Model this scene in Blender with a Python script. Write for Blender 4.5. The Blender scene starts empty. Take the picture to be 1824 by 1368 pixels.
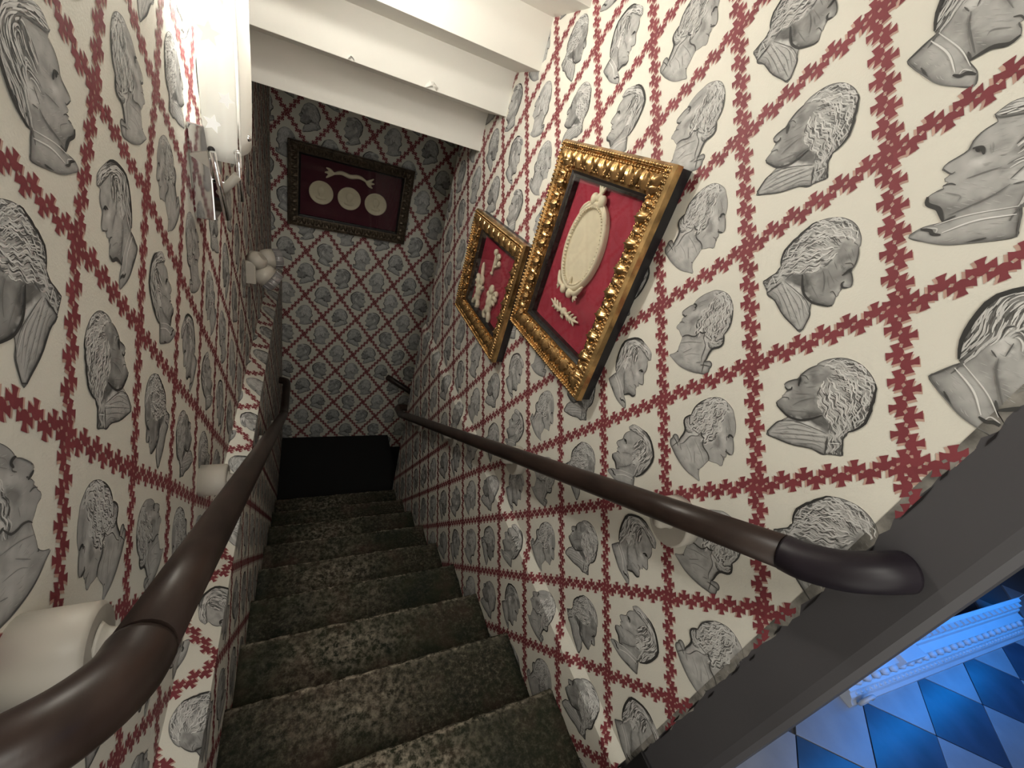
import bpy, bmesh, math, random
import numpy as np
from mathutils import Vector, Matrix, geometry

random.seed(7)
rng = np.random.default_rng(11)
C = bpy.context.scene.collection
S = 0.8                      # metres per layout unit
Z0 = 3.96                    # layout height of the lower landing (becomes world z = 0)

def wp(x, y, z):
    return Vector((x * S, y * S, (z + Z0) * S))

# ------------------------------------------------------------------ camera, world, lights, exposure
yaw, pitch, roll, fpx = 0.5447, -0.5067, 0.3171, 726.17
_f = Vector((math.sin(yaw) * math.cos(pitch), math.cos(yaw) * math.cos(pitch), math.sin(pitch)))
_r0 = Vector((math.cos(yaw), -math.sin(yaw), 0))
_u0 = _r0.cross(_f)
_r = _r0 * math.cos(roll) + _u0 * math.sin(roll)
_u = -_r0 * math.sin(roll) + _u0 * math.cos(roll)
cd = bpy.data.cameras.new('camera')
cd.sensor_fit = 'HORIZONTAL'; cd.sensor_width = 36.0
cd.lens = 36.0 * fpx / 1824.0
cd.clip_start = 0.02; cd.clip_end = 60
cam = bpy.data.objects.new('camera', cd); C.objects.link(cam)
M = Matrix.Identity(4)
for i in range(3):
    M[i][0] = _r[i]; M[i][1] = _u[i]; M[i][2] = -_f[i]
M.translation = wp(0, 0, 0)
cam.matrix_world = M
bpy.context.scene.camera = cam

vs = bpy.context.scene.view_settings
vs.view_transform = 'Standard'; vs.look = 'None'; vs.gamma = 1.0; vs.use_curve_mapping = False
vs.exposure = EXPOSURE = 0.3

W_ = bpy.data.worlds.new('world'); bpy.context.scene.world = W_
W_.use_nodes = True
bg = W_.node_tree.nodes['Background']
bg.inputs['Color'].default_value = (1.0, 0.955, 0.86, 1); bg.inputs['Strength'].default_value = 1.3

def light(name, kind, loc, power, color, size=0.1, size_y=None, aim=None):
    l = bpy.data.lights.new(name, kind); l.energy = power; l.color = color
    if kind == 'AREA':
        l.size = size
        if size_y: l.shape = 'RECTANGLE'; l.size_y = size_y
    else:
        l.shadow_soft_size = size
    o = bpy.data.objects.new(name, l); C.objects.link(o); o.location = wp(*loc)
    if aim is not None:
        d = wp(*aim) - wp(*loc)
        o.rotation_euler = d.to_track_quat('-Z', 'Y').to_euler()
    return o

LAMP_W = 17.0
# the hall's ceiling lamp behind the viewer, and the blue lamp of the next room
light('hall_fill_light', 'AREA', (0.50, -1.0, 0.45), 2.2, (1.0, 0.97, 0.88), 0.4, None, (0.3, 1.5, -0.8))  # added fill from behind the viewer, not a lamp of the hall
light('hall_lamp', 'AREA', (0.25, -0.70, 1.30), 8.5, (1.0, 0.97, 0.88), 0.5, None, (0.62, 0.4, -1.6))
light('blue_led_bar', 'AREA', (3.1, -0.16, -1.14), 4.6, (0.0, 0.27, 1.0), 1.7, 0.05, (3.1, 0.10, -1.52))
light('next_room_lamp', 'AREA', (3.2, -1.1, 1.3), 2.0, (0.16, 0.42, 1.0), 0.6, None, (3.2, -0.6, -1.64))

# ------------------------------------------------------------------ materials
def new_mat(name):
    m = bpy.data.materials.new(name); m.use_nodes = True
    return m, m.node_tree.nodes, m.node_tree.links, m.node_tree.nodes['Principled BSDF']

def mat(name, col, rough=0.6, metal=0.0, noise=0.0, nscale=20.0, bump=0.0, bscale=80.0, spec=0.5, stretch=None):
    m, n, l, b = new_mat(name)
    b.inputs['Base Color'].default_value = (*col, 1); b.inputs['Roughness'].default_value = rough
    b.inputs['Metallic'].default_value = metal; b.inputs['Specular IOR Level'].default_value = spec
    tc = n.new('ShaderNodeTexCoord'); src = tc.outputs['Object']
    if stretch:
        mp = n.new('ShaderNodeMapping'); mp.inputs['Scale'].default_value = stretch
        l.new(src, mp.inputs['Vector']); src = mp.outputs['Vector']
    if noise:
        t = n.new('ShaderNodeTexNoise'); t.inputs['Scale'].default_value = nscale; t.inputs['Detail'].default_value = 5
        l.new(src, t.inputs['Vector'])
        r = n.new('ShaderNodeValToRGB')
        r.color_ramp.elements[0].position = 0.3; r.color_ramp.elements[1].position = 0.7
        r.color_ramp.elements[0].color = (*[c * (1 - noise) for c in col], 1)
        r.color_ramp.elements[1].color = (*[min(1, c * (1 + noise)) for c in col], 1)
        l.new(t.outputs['Fac'], r.inputs['Fac']); l.new(r.outputs['Color'], b.inputs['Base Color'])
    if bump:
        t2 = n.new('ShaderNodeTexNoise'); t2.inputs['Scale'].default_value = bscale; t2.inputs['Detail'].default_value = 4
        l.new(src, t2.inputs['Vector'])
        bp = n.new('ShaderNodeBump'); bp.inputs['Strength'].default_value = bump; bp.inputs['Distance'].default_value = 0.004
        l.new(t2.outputs['Fac'], bp.inputs['Height']); l.new(bp.outputs['Normal'], b.inputs['Normal'])
    return m

PAPER = (0.725, 0.705, 0.625)
m_paper = mat('cream_wallpaper', PAPER, 0.6, noise=0.03, nscale=3, bump=0.12, bscale=260, spec=0.3)
m_print, _n, _l, _b = new_mat('wallpaper_ink')
_a = _n.new('ShaderNodeVertexColor'); _a.layer_name = 'ink'
_l.new(_a.outputs['Color'], _b.inputs['Base Color']); _b.inputs['Roughness'].default_value = 0.6
_b.inputs['Specular IOR Level'].default_value = 0.3
m_white = mat('white_painted_plaster', (0.80, 0.78, 0.72), 0.55, noise=0.03, nscale=4, bump=0.1, bscale=60)
m_jamb = mat('grey_painted_wood', (0.066, 0.064, 0.070), 0.5, noise=0.06, nscale=5, bump=0.06, bscale=40)
m_wood = mat('dark_mahogany', (0.028, 0.0175, 0.014), 0.36, noise=0.45, nscale=9, bump=0.04, bscale=30, spec=0.33, stretch=(4, 1, 1))
m_wood_shaded = mat('shaded_mahogany', (0.012, 0.009, 0.013), 0.42, noise=0.3, nscale=9, spec=0.3)  # rail wood's shaded copy: shade and blue tint at the elbow are in the colour
m_cream = mat('cream_enamel', (0.44, 0.41, 0.36), 0.45, noise=0.04, nscale=12, bump=0.03, bscale=50)
m_gold = mat('gilded_gesso', (0.47, 0.295, 0.125), 0.26, metal=0.9, noise=0.45, nscale=26, bump=0.12, bscale=90)
m_goldflat = mat('worn_gold_edge', (0.36, 0.19, 0.06), 0.5, metal=0.35, noise=0.3, nscale=14)
m_gold_dark = mat('dark_gilding', (0.10, 0.075, 0.05), 0.38, metal=0.5, noise=0.5, nscale=30, bump=0.1, bscale=90)  # darker, duller gold for the frame on the end wall
m_black = mat('black_lacquer', (0.012, 0.011, 0.012), 0.35)
m_velvet = mat('red_velvet', (0.36, 0.022, 0.050), 0.85, noise=0.12, nscale=12, bump=0.2, bscale=300)
m_velvetd = mat('dark_red_velvet', (0.075, 0.010, 0.022), 0.85, noise=0.12, nscale=12, bump=0.2, bscale=300)
m_ivory = mat('ivory_plaster', (0.78, 0.68, 0.52), 0.55, noise=0.04, nscale=30, bump=0.05, bscale=120)
m_chrome = mat('polished_chrome', (0.75, 0.75, 0.76), 0.08, metal=1.0)
m_tile_l = mat('pale_floor_tile', (0.29, 0.295, 0.31), 0.36, noise=0.10, nscale=9, bump=0.03, bscale=30)
m_tile_d = mat('dark_floor_tile', (0.045, 0.065, 0.10), 0.33, noise=0.25, nscale=9, bump=0.03, bscale=30)
m_grout = mat('grout', (0.10, 0.10, 0.11), 0.8)
m_plinth = mat('white_moulded_plinth', (0.50, 0.52, 0.54), 0.5, noise=0.04, nscale=10)
m_unlit_carpet = mat('unlit_carpet', (0.006, 0.006, 0.006), 0.95, bump=0.3, bscale=90)  # carpet darkened to near black: the landing's lack of light is in the colour
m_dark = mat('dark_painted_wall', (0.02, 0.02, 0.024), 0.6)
m_hall = mat('hall_plaster', (0.30, 0.29, 0.28), 0.7)

def carpet_mat():
    m, n, l, b = new_mat('patterned_stair_carpet')
    tc = n.new('ShaderNodeTexCoord')
    def noise(scale, det=4, rough=0.6, vec=None):
        t = n.new('ShaderNodeTexNoise'); t.inputs['Scale'].default_value = scale
        t.inputs['Detail'].default_value = det; t.inputs['Roughness'].default_value = rough
        l.new(vec or tc.outputs['Object'], t.inputs['Vector']); return t.outputs['Fac']
    def ramp(fac, stops):
        r = n.new('ShaderNodeValToRGB'); e = r.color_ramp.elements
        while len(e) < len(stops): e.new(0.5)
        for q, (p, c) in zip(e, stops): q.position = p; q.color = (*c, 1)
        l.new(fac, r.inputs['Fac']); return r.outputs['Color']
    def mix(a, c, fac):
        x = n.new('ShaderNodeMix'); x.data_type = 'RGBA'
        l.new(fac, x.inputs[0]); l.new(a, x.inputs[6]); l.new(c, x.inputs[7]); return x.outputs[2]
    base = ramp(noise(5.5, 3), [(0.34, (0.016, 0.021, 0.016)), (0.5, (0.028, 0.031, 0.019)), (0.66, (0.060, 0.040, 0.030))])
    fleck = ramp(noise(62, 6, 0.78), [(0.40, (0.014, 0.014, 0.013)), (0.52, (0.055, 0.046, 0.034)), (0.64, (0.19, 0.17, 0.125))])
    f1 = ramp(noise(3.2, 3), [(0.42, (0.08,) * 3), (0.62, (0.62,) * 3)])
    col = mix(base, fleck, f1)
    # worn pile: the tread's middle and the very edge of the nosing are rubbed pale (vertex mask on the mesh)
    wa = n.new('ShaderNodeVertexColor'); wa.layer_name = 'wear'
    wn = n.new('ShaderNodeMath'); wn.operation = 'MULTIPLY'
    wr = ramp(noise(48, 5, 0.7), [(0.42, (0, 0, 0)), (0.62, (1, 1, 1))])
    sep = n.new('ShaderNodeSeparateColor'); l.new(wa.outputs['Color'], sep.inputs['Color'])
    sp2 = n.new('ShaderNodeSeparateColor'); l.new(wr, sp2.inputs['Color'])
    l.new(sep.outputs['Red'], wn.inputs[0]); l.new(sp2.outputs['Red'], wn.inputs[1])
    worn = ramp(noise(30, 3), [(0.35, (0.22, 0.19, 0.15)), (0.65, (0.55, 0.48, 0.38))])
    col = mix(col, worn, wn.outputs[0])
    l.new(col, b.inputs['Base Color']); b.inputs['Roughness'].default_value = 0.95
    b.inputs['Specular IOR Level'].default_value = 0.1
    bp = n.new('ShaderNodeBump'); bp.inputs['Strength'].default_value = 0.55; bp.inputs['Distance'].default_value = 0.006
    l.new(noise(95, 4, 0.7), bp.inputs['Height']); l.new(bp.outputs['Normal'], b.inputs['Normal'])
    return m
m_carpet = carpet_mat()

def glass_mat():
    m = bpy.data.materials.new('picture_glass'); m.use_nodes = True
    n, l = m.node_tree.nodes, m.node_tree.links; n.clear()
    o = n.new('ShaderNodeOutputMaterial'); mx = n.new('ShaderNodeMixShader')
    t = n.new('ShaderNodeBsdfTransparent'); g = n.new('ShaderNodeBsdfGlossy'); g.inputs['Roughness'].default_value = 0.03
    t.inputs['Color'].default_value = (0.97, 0.98, 0.97, 1)
    fr = n.new('ShaderNodeFresnel'); ge = n.new('ShaderNodeNewGeometry'); mr = n.new('ShaderNodeMapRange')
    mr.inputs['To Min'].default_value = 1.45; mr.inputs['To Max'].default_value = 1 / 1.45
    l.new(ge.outputs['Backfacing'], mr.inputs['Value']); l.new(mr.outputs['Result'], fr.inputs['IOR'])
    l.new(fr.outputs[0], mx.inputs[0]); l.new(t.outputs[0], mx.inputs[1]); l.new(g.outputs[0], mx.inputs[2]); l.new(mx.outputs[0], o.inputs[0])
    return m
m_glass = glass_mat()

def opal_mat(name, col, tr=0.75):
    m = bpy.data.materials.new(name); m.use_nodes = True
    n, l = m.node_tree.nodes, m.node_tree.links; n.clear()
    o = n.new('ShaderNodeOutputMaterial')
    d = n.new('ShaderNodeBsdfDiffuse'); d.inputs['Color'].default_value = (*col, 1)
    t = n.new('ShaderNodeBsdfTranslucent'); t.inputs['Color'].default_value = (*col, 1)
    g = n.new('ShaderNodeBsdfGlossy'); g.inputs['Roughness'].default_value = 0.12
    m1 = n.new('ShaderNodeMixShader'); m1.inputs[0].default_value = tr
    m2 = n.new('ShaderNodeMixShader'); m2.inputs[0].default_value = 0.05
    l.new(d.outputs[0], m1.inputs[1]); l.new(t.outputs[0], m1.inputs[2])
    l.new(m1.outputs[0], m2.inputs[1]); l.new(g.outputs[0], m2.inputs[2]); l.new(m2.outputs[0], o.inputs[0])
    return m
m_opal = opal_mat('opal_acrylic', (0.86, 0.86, 0.835), 0.45)
m_star, _n, _l, _b = new_mat('backlit_star')
_b.inputs['Base Color'].default_value = (0.9, 0.9, 0.88, 1); _b.inputs['Emission Color'].default_value = (1.0, 0.97, 0.90, 1)
_b.inputs['Emission Strength'].default_value = 0.32  # glow added in place of lamp light shining through the shade
m_clear = mat('ribbed_lens', (0.22, 0.21, 0.21), 0.16, metal=0.0, spec=0.8)

m_bulb, _n, _l, _b = new_mat('glowing_lamp_tube')
_b.inputs['Emission Color'].default_value = (1.0, 0.93, 0.82, 1); _b.inputs['Emission Strength'].default_value = 80.0

# ------------------------------------------------------------------ mesh helpers
class MB:
    def __init__(s): s.v = []; s.f = []; s.smooth = []
    def add(s, vs_, fs, smooth=False):
        o = len(s.v); s.v += [tuple(float(c) for c in v) for v in vs_]
        s.f += [tuple(i + o for i in f) for f in fs]; s.smooth += [smooth] * len(fs); return s
    def box(s, a, b):
        (x0, y0, z0), (x1, y1, z1) = a, b
        return s.add([(x0, y0, z0), (x1, y0, z0), (x1, y1, z0), (x0, y1, z0), (x0, y0, z1), (x1, y0, z1), (x1, y1, z1), (x0, y1, z1)],
                     [(0, 3, 2, 1), (4, 5, 6, 7), (0, 1, 5, 4), (1, 2, 6, 5), (2, 3, 7, 6), (3, 0, 4, 7)])
    def prism(s, poly, axis, a, b):
        """extrude a 2-D polygon along an axis; poly coords are the two other axes in order"""
        n = len(poly)
        def P(p, t): return {0: (t, p[0], p[1]), 1: (p[0], t, p[1]), 2: (p[0], p[1], t)}[axis]
        vs_ = [P(p, a) for p in poly] + [P(p, b) for p in poly]
        return s.add(vs_, [tuple(range(n))[::-1], tuple(range(n, 2 * n))] + [(i, (i + 1) % n, (i + 1) % n + n, i + n) for i in range(n)])
    def tube(s, path, r, seg=20, caps=True, squash=1.0):
        path = [Vector(p) for p in path]; n = len(path)
        rs = r if isinstance(r, (list, tuple)) else [r] * n
        tan = [(path[min(i + 1, n - 1)] - path[max(i - 1, 0)]).normalized() for i in range(n)]
        ref = Vector((0, 0, 1)) if abs(tan[0].z) < 0.9 else Vector((1, 0, 0))
        nrm = (ref - tan[0] * ref.dot(tan[0])).normalized()
        vs_, fs = [], []
        for i in range(n):
            nrm = (nrm - tan[i] * nrm.dot(tan[i])).normalized(); bi = tan[i].cross(nrm)
            for k in range(seg):
                a = 2 * math.pi * k / seg
                vs_.append(path[i] + nrm * (math.cos(a) * rs[i] * squash) + bi * (math.sin(a) * rs[i]))
        for i in range(n - 1):
            for k in range(seg):
                k2 = (k + 1) % seg; fs.append((i * seg + k, i * seg + k2, (i + 1) * seg + k2, (i + 1) * seg + k))
        s.add(vs_, fs, True)
        if caps:
            o = len(s.v) - len(vs_)
            s.f += [tuple(o + k for k in range(seg))[::-1], tuple(o + (n - 1) * seg + k for k in range(seg))]; s.smooth += [False, False]
        return s
    def ball(s, c, r, seg=12, rings=8):
        rx, ry, rz = r if isinstance(r, (tuple, list)) else (r, r, r)
        vs_ = [(c[0], c[1], c[2] + rz)]; fs = []
        for i in range(1, rings):
            t = math.pi * i / rings
            for k in range(seg):
                a = 2 * math.pi * k / seg
                vs_.append((c[0] + rx * math.sin(t) * math.cos(a), c[1] + ry * math.sin(t) * math.sin(a), c[2] + rz * math.cos(t)))
        vs_.append((c[0], c[1], c[2] - rz)); last = len(vs_) - 1
        for k in range(seg):
            k2 = (k + 1) % seg
            fs.append((0, 1 + k, 1 + k2)); fs.append((last, 1 + (rings - 2) * seg + k2, 1 + (rings - 2) * seg + k))
            for i in range(rings - 2):
                fs.append((1 + i * seg + k, 1 + (i + 1) * seg + k, 1 + (i + 1) * seg + k2, 1 + i * seg + k2))
        return s.add(vs_, fs, True)

def mesh_from(name, mb, m, origin=(0, 0, 0), bevel=0):
    me = bpy.data.meshes.new(name)
    o = np.array(origin)
    me.from_pydata([tuple((np.array(v) - o) * S) for v in mb.v], [], mb.f)
    me.polygons.foreach_set('use_smooth', mb.smooth)
    me.materials.append(m); me.update()
    bm = bmesh.new(); bm.from_mesh(me); bmesh.ops.recalc_face_normals(bm, faces=bm.faces)
    if bevel:
        bmesh.ops.bevel(bm, geom=[e for e in bm.edges if e.calc_face_angle(0) > 0.6], offset=bevel * S, segments=2, affect='EDGES', profile=0.6)
    bm.to_mesh(me); bm.free()
    return me

def obj(name, mb, m, parent=None, origin=None, bevel=0):
    """one mesh object; origin in layout units.  A child shares its parent's origin and axes."""
    if origin is None:
        origin = parent['_o'] if (parent is not None and '_o' in parent) else (0, 0, 0)
    me = mesh_from(name, mb, m, origin, bevel)
    o = bpy.data.objects.new(name, me); C.objects.link(o)
    if parent is None: o.location = wp(*origin)
    else:
        o.parent = parent
        if '_o' in parent: o.location = Vector([(origin[i] - parent['_o'][i]) * S for i in range(3)])
    return o

def local(name, mb, m, parent, bevel=0):
    """child whose vertices are already in the parent's local layout units"""
    me = mesh_from(name, mb, m, (0, 0, 0), bevel)
    o = bpy.data.objects.new(name, me); C.objects.link(o); o.parent = parent
    return o

def thing(name, label, cat, origin, group=None, mw=None):
    o = bpy.data.objects.new(name, None); o.empty_display_size = 0.05; C.objects.link(o)
    if mw is None: o.location = wp(*origin); o['_o'] = list(map(float, origin))
    else: o.matrix_world = mw
    o['label'] = label; o['category'] = cat
    if group: o['group'] = group
    return o

def struct(name, mb, m, parent=None, origin=(0, 0, 0), bevel=0):
    o = obj(name, mb, m, parent, origin, bevel)
    if parent is None: o['kind'] = 'structure'
    o['_o'] = list(map(float, origin))
    return o

def smooth_path(pts, n=8):
    P = [Vector(p) for p in pts]; P = [P[0] * 2 - P[1]] + P + [P[-1] * 2 - P[-2]]
    out = []
    for i in range(1, len(P) - 2):
        for k in range(n):
            t = k / n; a, b, c, d = P[i - 1], P[i], P[i + 1], P[i + 2]
            out.append(0.5 * ((2 * b) + (c - a) * t + (2 * a - 5 * b + 4 * c - d) * t * t + (3 * b - a - 3 * c + d) * t ** 3))
    out.append(P[-2]); return out
# ------------------------------------------------------------------ wallpaper print
HX, HZ = 0.1805, 0.2383          # half diagonals of one diamond of the paper
HEADS = {
 'powdered':{
 'sil':[(-385,1014),(-246,1137),(-67,1193),(108,1207),(265,1168),(408,1072),(538,941),(620,787),(683,624),(716,467),(703,317),(695,235),(758,156),(803,23),(766,-77),(692,-165),(618,-218),(597,-347),(593,-444),(604,-581),(603,-642),(718,-561),(813,-575),(856,-657),(836,-729),(865,-832),(796,-937),(676,-996),(418,-1102),(64,-1183),(-197,-1187),(-431,-1144),(-588,-1118),(-467,-996),(-392,-863),(-422,-726),(-455,-493),(-475,-441),(-592,-391),(-705,-325),(-816,-319),(-844,-246),(-802,-163),(-809,-130),(-780,-54),(-799,-3),(-770,71),(-731,107),(-852,118),(-890,148),(-885,234),(-820,347),(-738,455),(-674,518),(-670,578),(-632,698),(-566,817),(-489,916)],
 'hair':[(-309,1068),(-244,1133),(-65,1189),(110,1204),(263,1163),(405,1071),(535,939),(616,785),(679,622),(712,465),(701,321),(692,238),(754,154),(797,24),(764,-74),(689,-161),(616,-214),(490,-195),(337,-139),(174,32),(64,45),(-43,-34),(-169,-27),(-247,28),(-269,159),(-287,313),(-259,442),(-264,554),(-182,725),(-124,883),(-107,978),(-219,1018)],
 'regs':[([(172,-110),(203,-70),(359,-150),(482,-224),(616,-214),(597,-347),(593,-444),(604,-581),(593,-648),(521,-691),(445,-603),(421,-424),(379,-281),(276,-196)],0.62),([(603,-642),(718,-561),(813,-575),(856,-657),(836,-729),(865,-832),(796,-937),(697,-983),(534,-794),(548,-687)],0.62)],
 'patches':[([(-510,41),(-445,215),(-288,336),(-258,164),(-288,79),(-413,-7)],-0.16),([(-600,609),(-547,791),(-262,1000),(-129,969),(-194,742),(-469,552)],-0.06),([(-655,492),(-563,556),(-525,481),(-594,426)],-0.16),([(-468,-450),(-354,-316),(31,-161),(36,-254),(-418,-498)],-0.1),([(-337,-1037),(-270,-895),(-89,-942),(-204,-1036)],-0.14),([(29,-549),(153,-335),(304,-298),(298,-542)],-0.1),([(-501,468),(-296,516),(-323,343),(-611,230)],0.12)],
 'strokes':[([(-475,-441),(-421,-356),(-310,-288),(-201,-265),(-85,-211),(-34,-112),(-5,-26)],33,0.08),([(-32,-28),(81,-21),(163,49)],40,0.08),([(-674,541),(-600,558),(-549,528),(-565,451)],46,0.05),([(-580,363),(-518,449),(-574,494)],18,0.12),([(-869,133),(-802,117),(-704,115)],44,0.07),([(-729,127),(-691,174)],24,0.1),([(-811,-126),(-739,-66),(-644,-49)],19,0.12),([(-799,-3),(-724,-64)],15,0.2),([(699,248),(769,140),(809,15),(755,-99),(620,-221),(588,-375),(608,-567),(597,-653)],56,0.05),([(551,904),(637,752),(703,569),(719,425),(703,261)],37,0.07),([(534,-794),(663,-727),(836,-669)],27,0.08),([(571,-637),(628,-760),(691,-955)],22,0.1),([(517,-706),(439,-582),(409,-407),(367,-264),(264,-178),(172,-110)],20,0.12),([(-432,-618),(-152,-423),(214,-253)],14,0.25),([(-190,-823),(23,-540)],16,0.25),([(-392,-863),(-349,-877)],25,0.1),([(372,-818),(506,-712)],14,0.2),([(-324,-179),(-365,-31)],12,0.25),([(-674,518),(-755,435),(-885,234),(-890,148)],17,0.15),([(-588,-1118),(-431,-1144),(-197,-1187),(64,-1183),(418,-1102),(676,-996)],14,0.2),([(-504,559),(-474,686),(-278,861)],11,0.25),([(-457,534),(-358,647)],11,0.25),([(344,-565),(50,-710),(-93,-868)],12,0.28)],
 'guides':[[(-164,1019),(75,1141),(361,1030),(569,806),(668,443)],[(-94,919),(-159,691),(-219,323),(-137,36)],[(79,906),(94,650),(175,376),(168,144)],[(339,914),(414,581),(541,245),(481,-61)],[(173,54),(375,-71),(647,-62),(711,154)]],
 'wavy':1.0,
 'face':0.42,
 'hairg':0.6,
 'neck':0.5},
 'waved':{
 'sil':[(-549,781),(-481,905),(-382,1005),(-275,1088),(-140,1148),(-2,1171),(135,1166),(275,1127),(416,1062),(542,970),(628,873),(639,782),(707,712),(723,603),(785,488),(813,366),(846,247),(828,106),(781,-19),(719,-103),(741,-161),(739,-273),(811,-390),(848,-470),(921,-563),(807,-644),(673,-744),(672,-769),(587,-811),(405,-832),(229,-928),(46,-1029),(-153,-1090),(-319,-1144),(-485,-1208),(-544,-1193),(-545,-1054),(-528,-876),(-497,-772),(-402,-665),(-388,-558),(-520,-527),(-660,-487),(-746,-479),(-785,-423),(-755,-317),(-739,-259),(-761,-227),(-738,-164),(-748,-101),(-740,-49),(-823,-25),(-871,13),(-858,90),(-766,208),(-687,293),(-695,366),(-687,459),(-635,589),(-542,743)],
 'hair':[(-547,778),(-479,902),(-380,1002),(-273,1085),(-138,1145),(0,1168),(136,1163),(277,1125),(416,1058),(540,969),(625,871),(637,781),(705,710),(720,602),(783,487),(811,365),(844,246),(827,109),(779,-16),(717,-100),(739,-163),(737,-275),(809,-392),(846,-472),(917,-562),(806,-641),(671,-741),(575,-575),(499,-410),(404,-218),(192,-73),(99,34),(-40,42),(-144,165),(-259,304),(-261,475),(-231,623),(-219,714),(-210,782),(-354,775),(-526,748)],
 'regs':[([(-495,-775),(-400,-668),(-204,-544),(108,-459),(436,-372),(494,-415),(675,-761),(585,-809),(403,-829),(227,-925),(44,-1026),(-155,-1086),(-322,-1141),(-485,-1203),(-541,-1191),(-543,-1057),(-526,-879)],0.5),([(-402,-665),(-376,-560),(-133,-464),(82,-363),(396,-315),(436,-372),(103,-451),(-206,-541)],0.62)],
 'patches':[([(-680,-491),(-426,-503),(-167,-444),(31,-289),(-122,-479),(-369,-554),(-535,-538)],-0.16),([(26,-339),(177,-106),(333,-141),(420,-295),(234,-356)],-0.1),([(-130,-230),(87,25),(190,-97),(-5,-294)],-0.1),([(-703,361),(-684,395),(-582,217),(-597,163)],-0.15),([(-526,431),(-460,538),(-381,396),(-450,350)],-0.1),([(-457,647),(-415,726),(-403,681),(-450,609)],0.35),([(-684,395),(-604,457),(-515,416),(-512,353),(-596,386)],0.35),([(-785,47),(-726,87),(-695,28),(-750,13)],0.3),([(-747,-135),(-660,-39),(-646,-122),(-720,-174)],0.22),([(-743,-238),(-643,-190),(-671,-245)],0.3),([(-722,-365),(-406,-251),(-160,-70),(-130,-230),(-441,-419)],0.06),([(-579,242),(-358,390),(-252,265),(-456,124)],0.08),([(-22,-12),(99,34),(92,-38),(31,-62)],0.2)],
 'strokes':[([(-779,-431),(-733,-481),(-520,-527),(-357,-540),(-135,-461),(13,-321),(157,-104)],44,0.04),([(-701,373),(-653,304),(-622,214),(-590,156)],39,0.04),([(-679,387),(-603,425),(-501,382)],18,0.1),([(-547,330),(-540,246)],12,0.2),([(-832,-19),(-742,-46),(-685,12),(-702,69)],37,0.05),([(-871,13),(-854,100),(-768,211),(-684,298),(-696,376),(-636,591),(-542,743)],23,0.08),([(-746,-259),(-689,-218),(-619,-187),(-586,-224)],18,0.1),([(-743,-109),(-707,-49)],15,0.15),([(-448,-283),(-375,-113),(-248,58),(-173,122)],14,0.15),([(-383,-565),(-402,-665),(-497,-772),(-545,-1054),(-542,-1196),(-319,-1144),(46,-1029),(405,-832),(672,-769)],24,0.06),([(-400,-668),(-206,-541),(103,-451),(436,-372)],14,0.1),([(542,970),(626,872),(644,776),(705,710),(721,598),(785,484),(811,360),(846,243),(823,102),(779,-16),(719,-103)],50,0.04),([(723,-110),(738,-274),(811,-390),(913,-559)],25,0.06),([(494,-415),(667,-749)],23,0.06),([(673,-744),(919,-560)],13,0.12),([(590,-515),(754,-384)],16,0.7),([(559,-497),(750,-353)],9,0.15),([(-425,-992),(-130,-712),(315,-474)],11,0.2),([(-465,-1102),(-209,-913),(160,-651),(486,-445)],12,0.18),([(-440,-904),(-120,-573),(165,-482)],11,0.2),([(-214,-1066),(135,-792),(522,-552)],12,0.18),([(83,-959),(386,-718),(590,-678)],10,0.2),([(114,-642),(485,-389)],11,0.7),([(-471,-793),(-177,-583),(180,-447)],11,0.7),([(-15,-165),(147,-63)],10,0.15),([(-131,-346),(97,-101)],10,0.15),([(-442,223),(-290,348)],9,0.15),([(-599,450),(-443,571)],9,0.18),([(-584,546),(-440,679)],8,0.18),([(-555,-35),(-278,159)],9,0.18),([(-491,-128),(-328,57)],9,0.2),([(-455,-429),(-77,-189)],9,0.18)],
 'guides':[[(-511,782),(-313,985),(-24,1079),(309,1032),(546,895)],[(-238,660),(-2,689),(320,578),(599,368),(755,68)],[(-228,455),(-120,270),(117,91),(305,-74)],[(283,877),(581,681),(745,396),(774,40)],[(111,261),(326,161),(531,17),(631,-231)],[(436,-237),(612,-360),(766,-636)],[(-89,919),(169,922),(470,843)]],
 'wavy':1.0,
 'face':0.25,
 'hairg':0.46,
 'neck':0.24},
 'bearded':{
 'sil':[(-661,745),(-575,910),(-461,983),(-272,1037),(-77,1075),(125,1096),(327,1025),(499,908),(663,762),(756,651),(796,490),(781,299),(759,73),(688,-179),(564,-410),(495,-452),(564,-572),(647,-758),(704,-862),(557,-962),(271,-1095),(-7,-1212),(-274,-1255),(-598,-1260),(-522,-1070),(-376,-956),(-293,-889),(-416,-770),(-498,-708),(-671,-675),(-743,-574),(-688,-468),(-609,-396),(-650,-365),(-606,-298),(-669,-287),(-699,-245),(-660,-171),(-753,-144),(-822,-124),(-818,-27),(-726,99),(-658,204),(-684,340),(-654,494),(-553,643),(-604,690)],
 'hair':[(-654,745),(-573,907),(-458,979),(-270,1034),(-78,1068),(123,1090),(325,1019),(496,905),(659,758),(753,647),(793,486),(778,296),(757,76),(686,-176),(561,-407),(497,-445),(417,-342),(372,-95),(396,7),(397,163),(338,314),(195,336),(82,129),(-46,-68),(-74,65),(-17,221),(-91,231),(-129,378),(-66,612),(18,809),(-97,836),(-315,778),(-522,694),(-600,693)],
 'regs':[([(114,-104),(166,103),(200,238),(297,327),(362,259),(352,69),(300,-85),(201,-179)],0.62),([(-596,-1263),(-519,-1073),(-373,-959),(-40,-711),(476,-472),(564,-572),(647,-758),(702,-859),(555,-959),(268,-1092),(-9,-1209),(-277,-1252)],0.46)],
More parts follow.
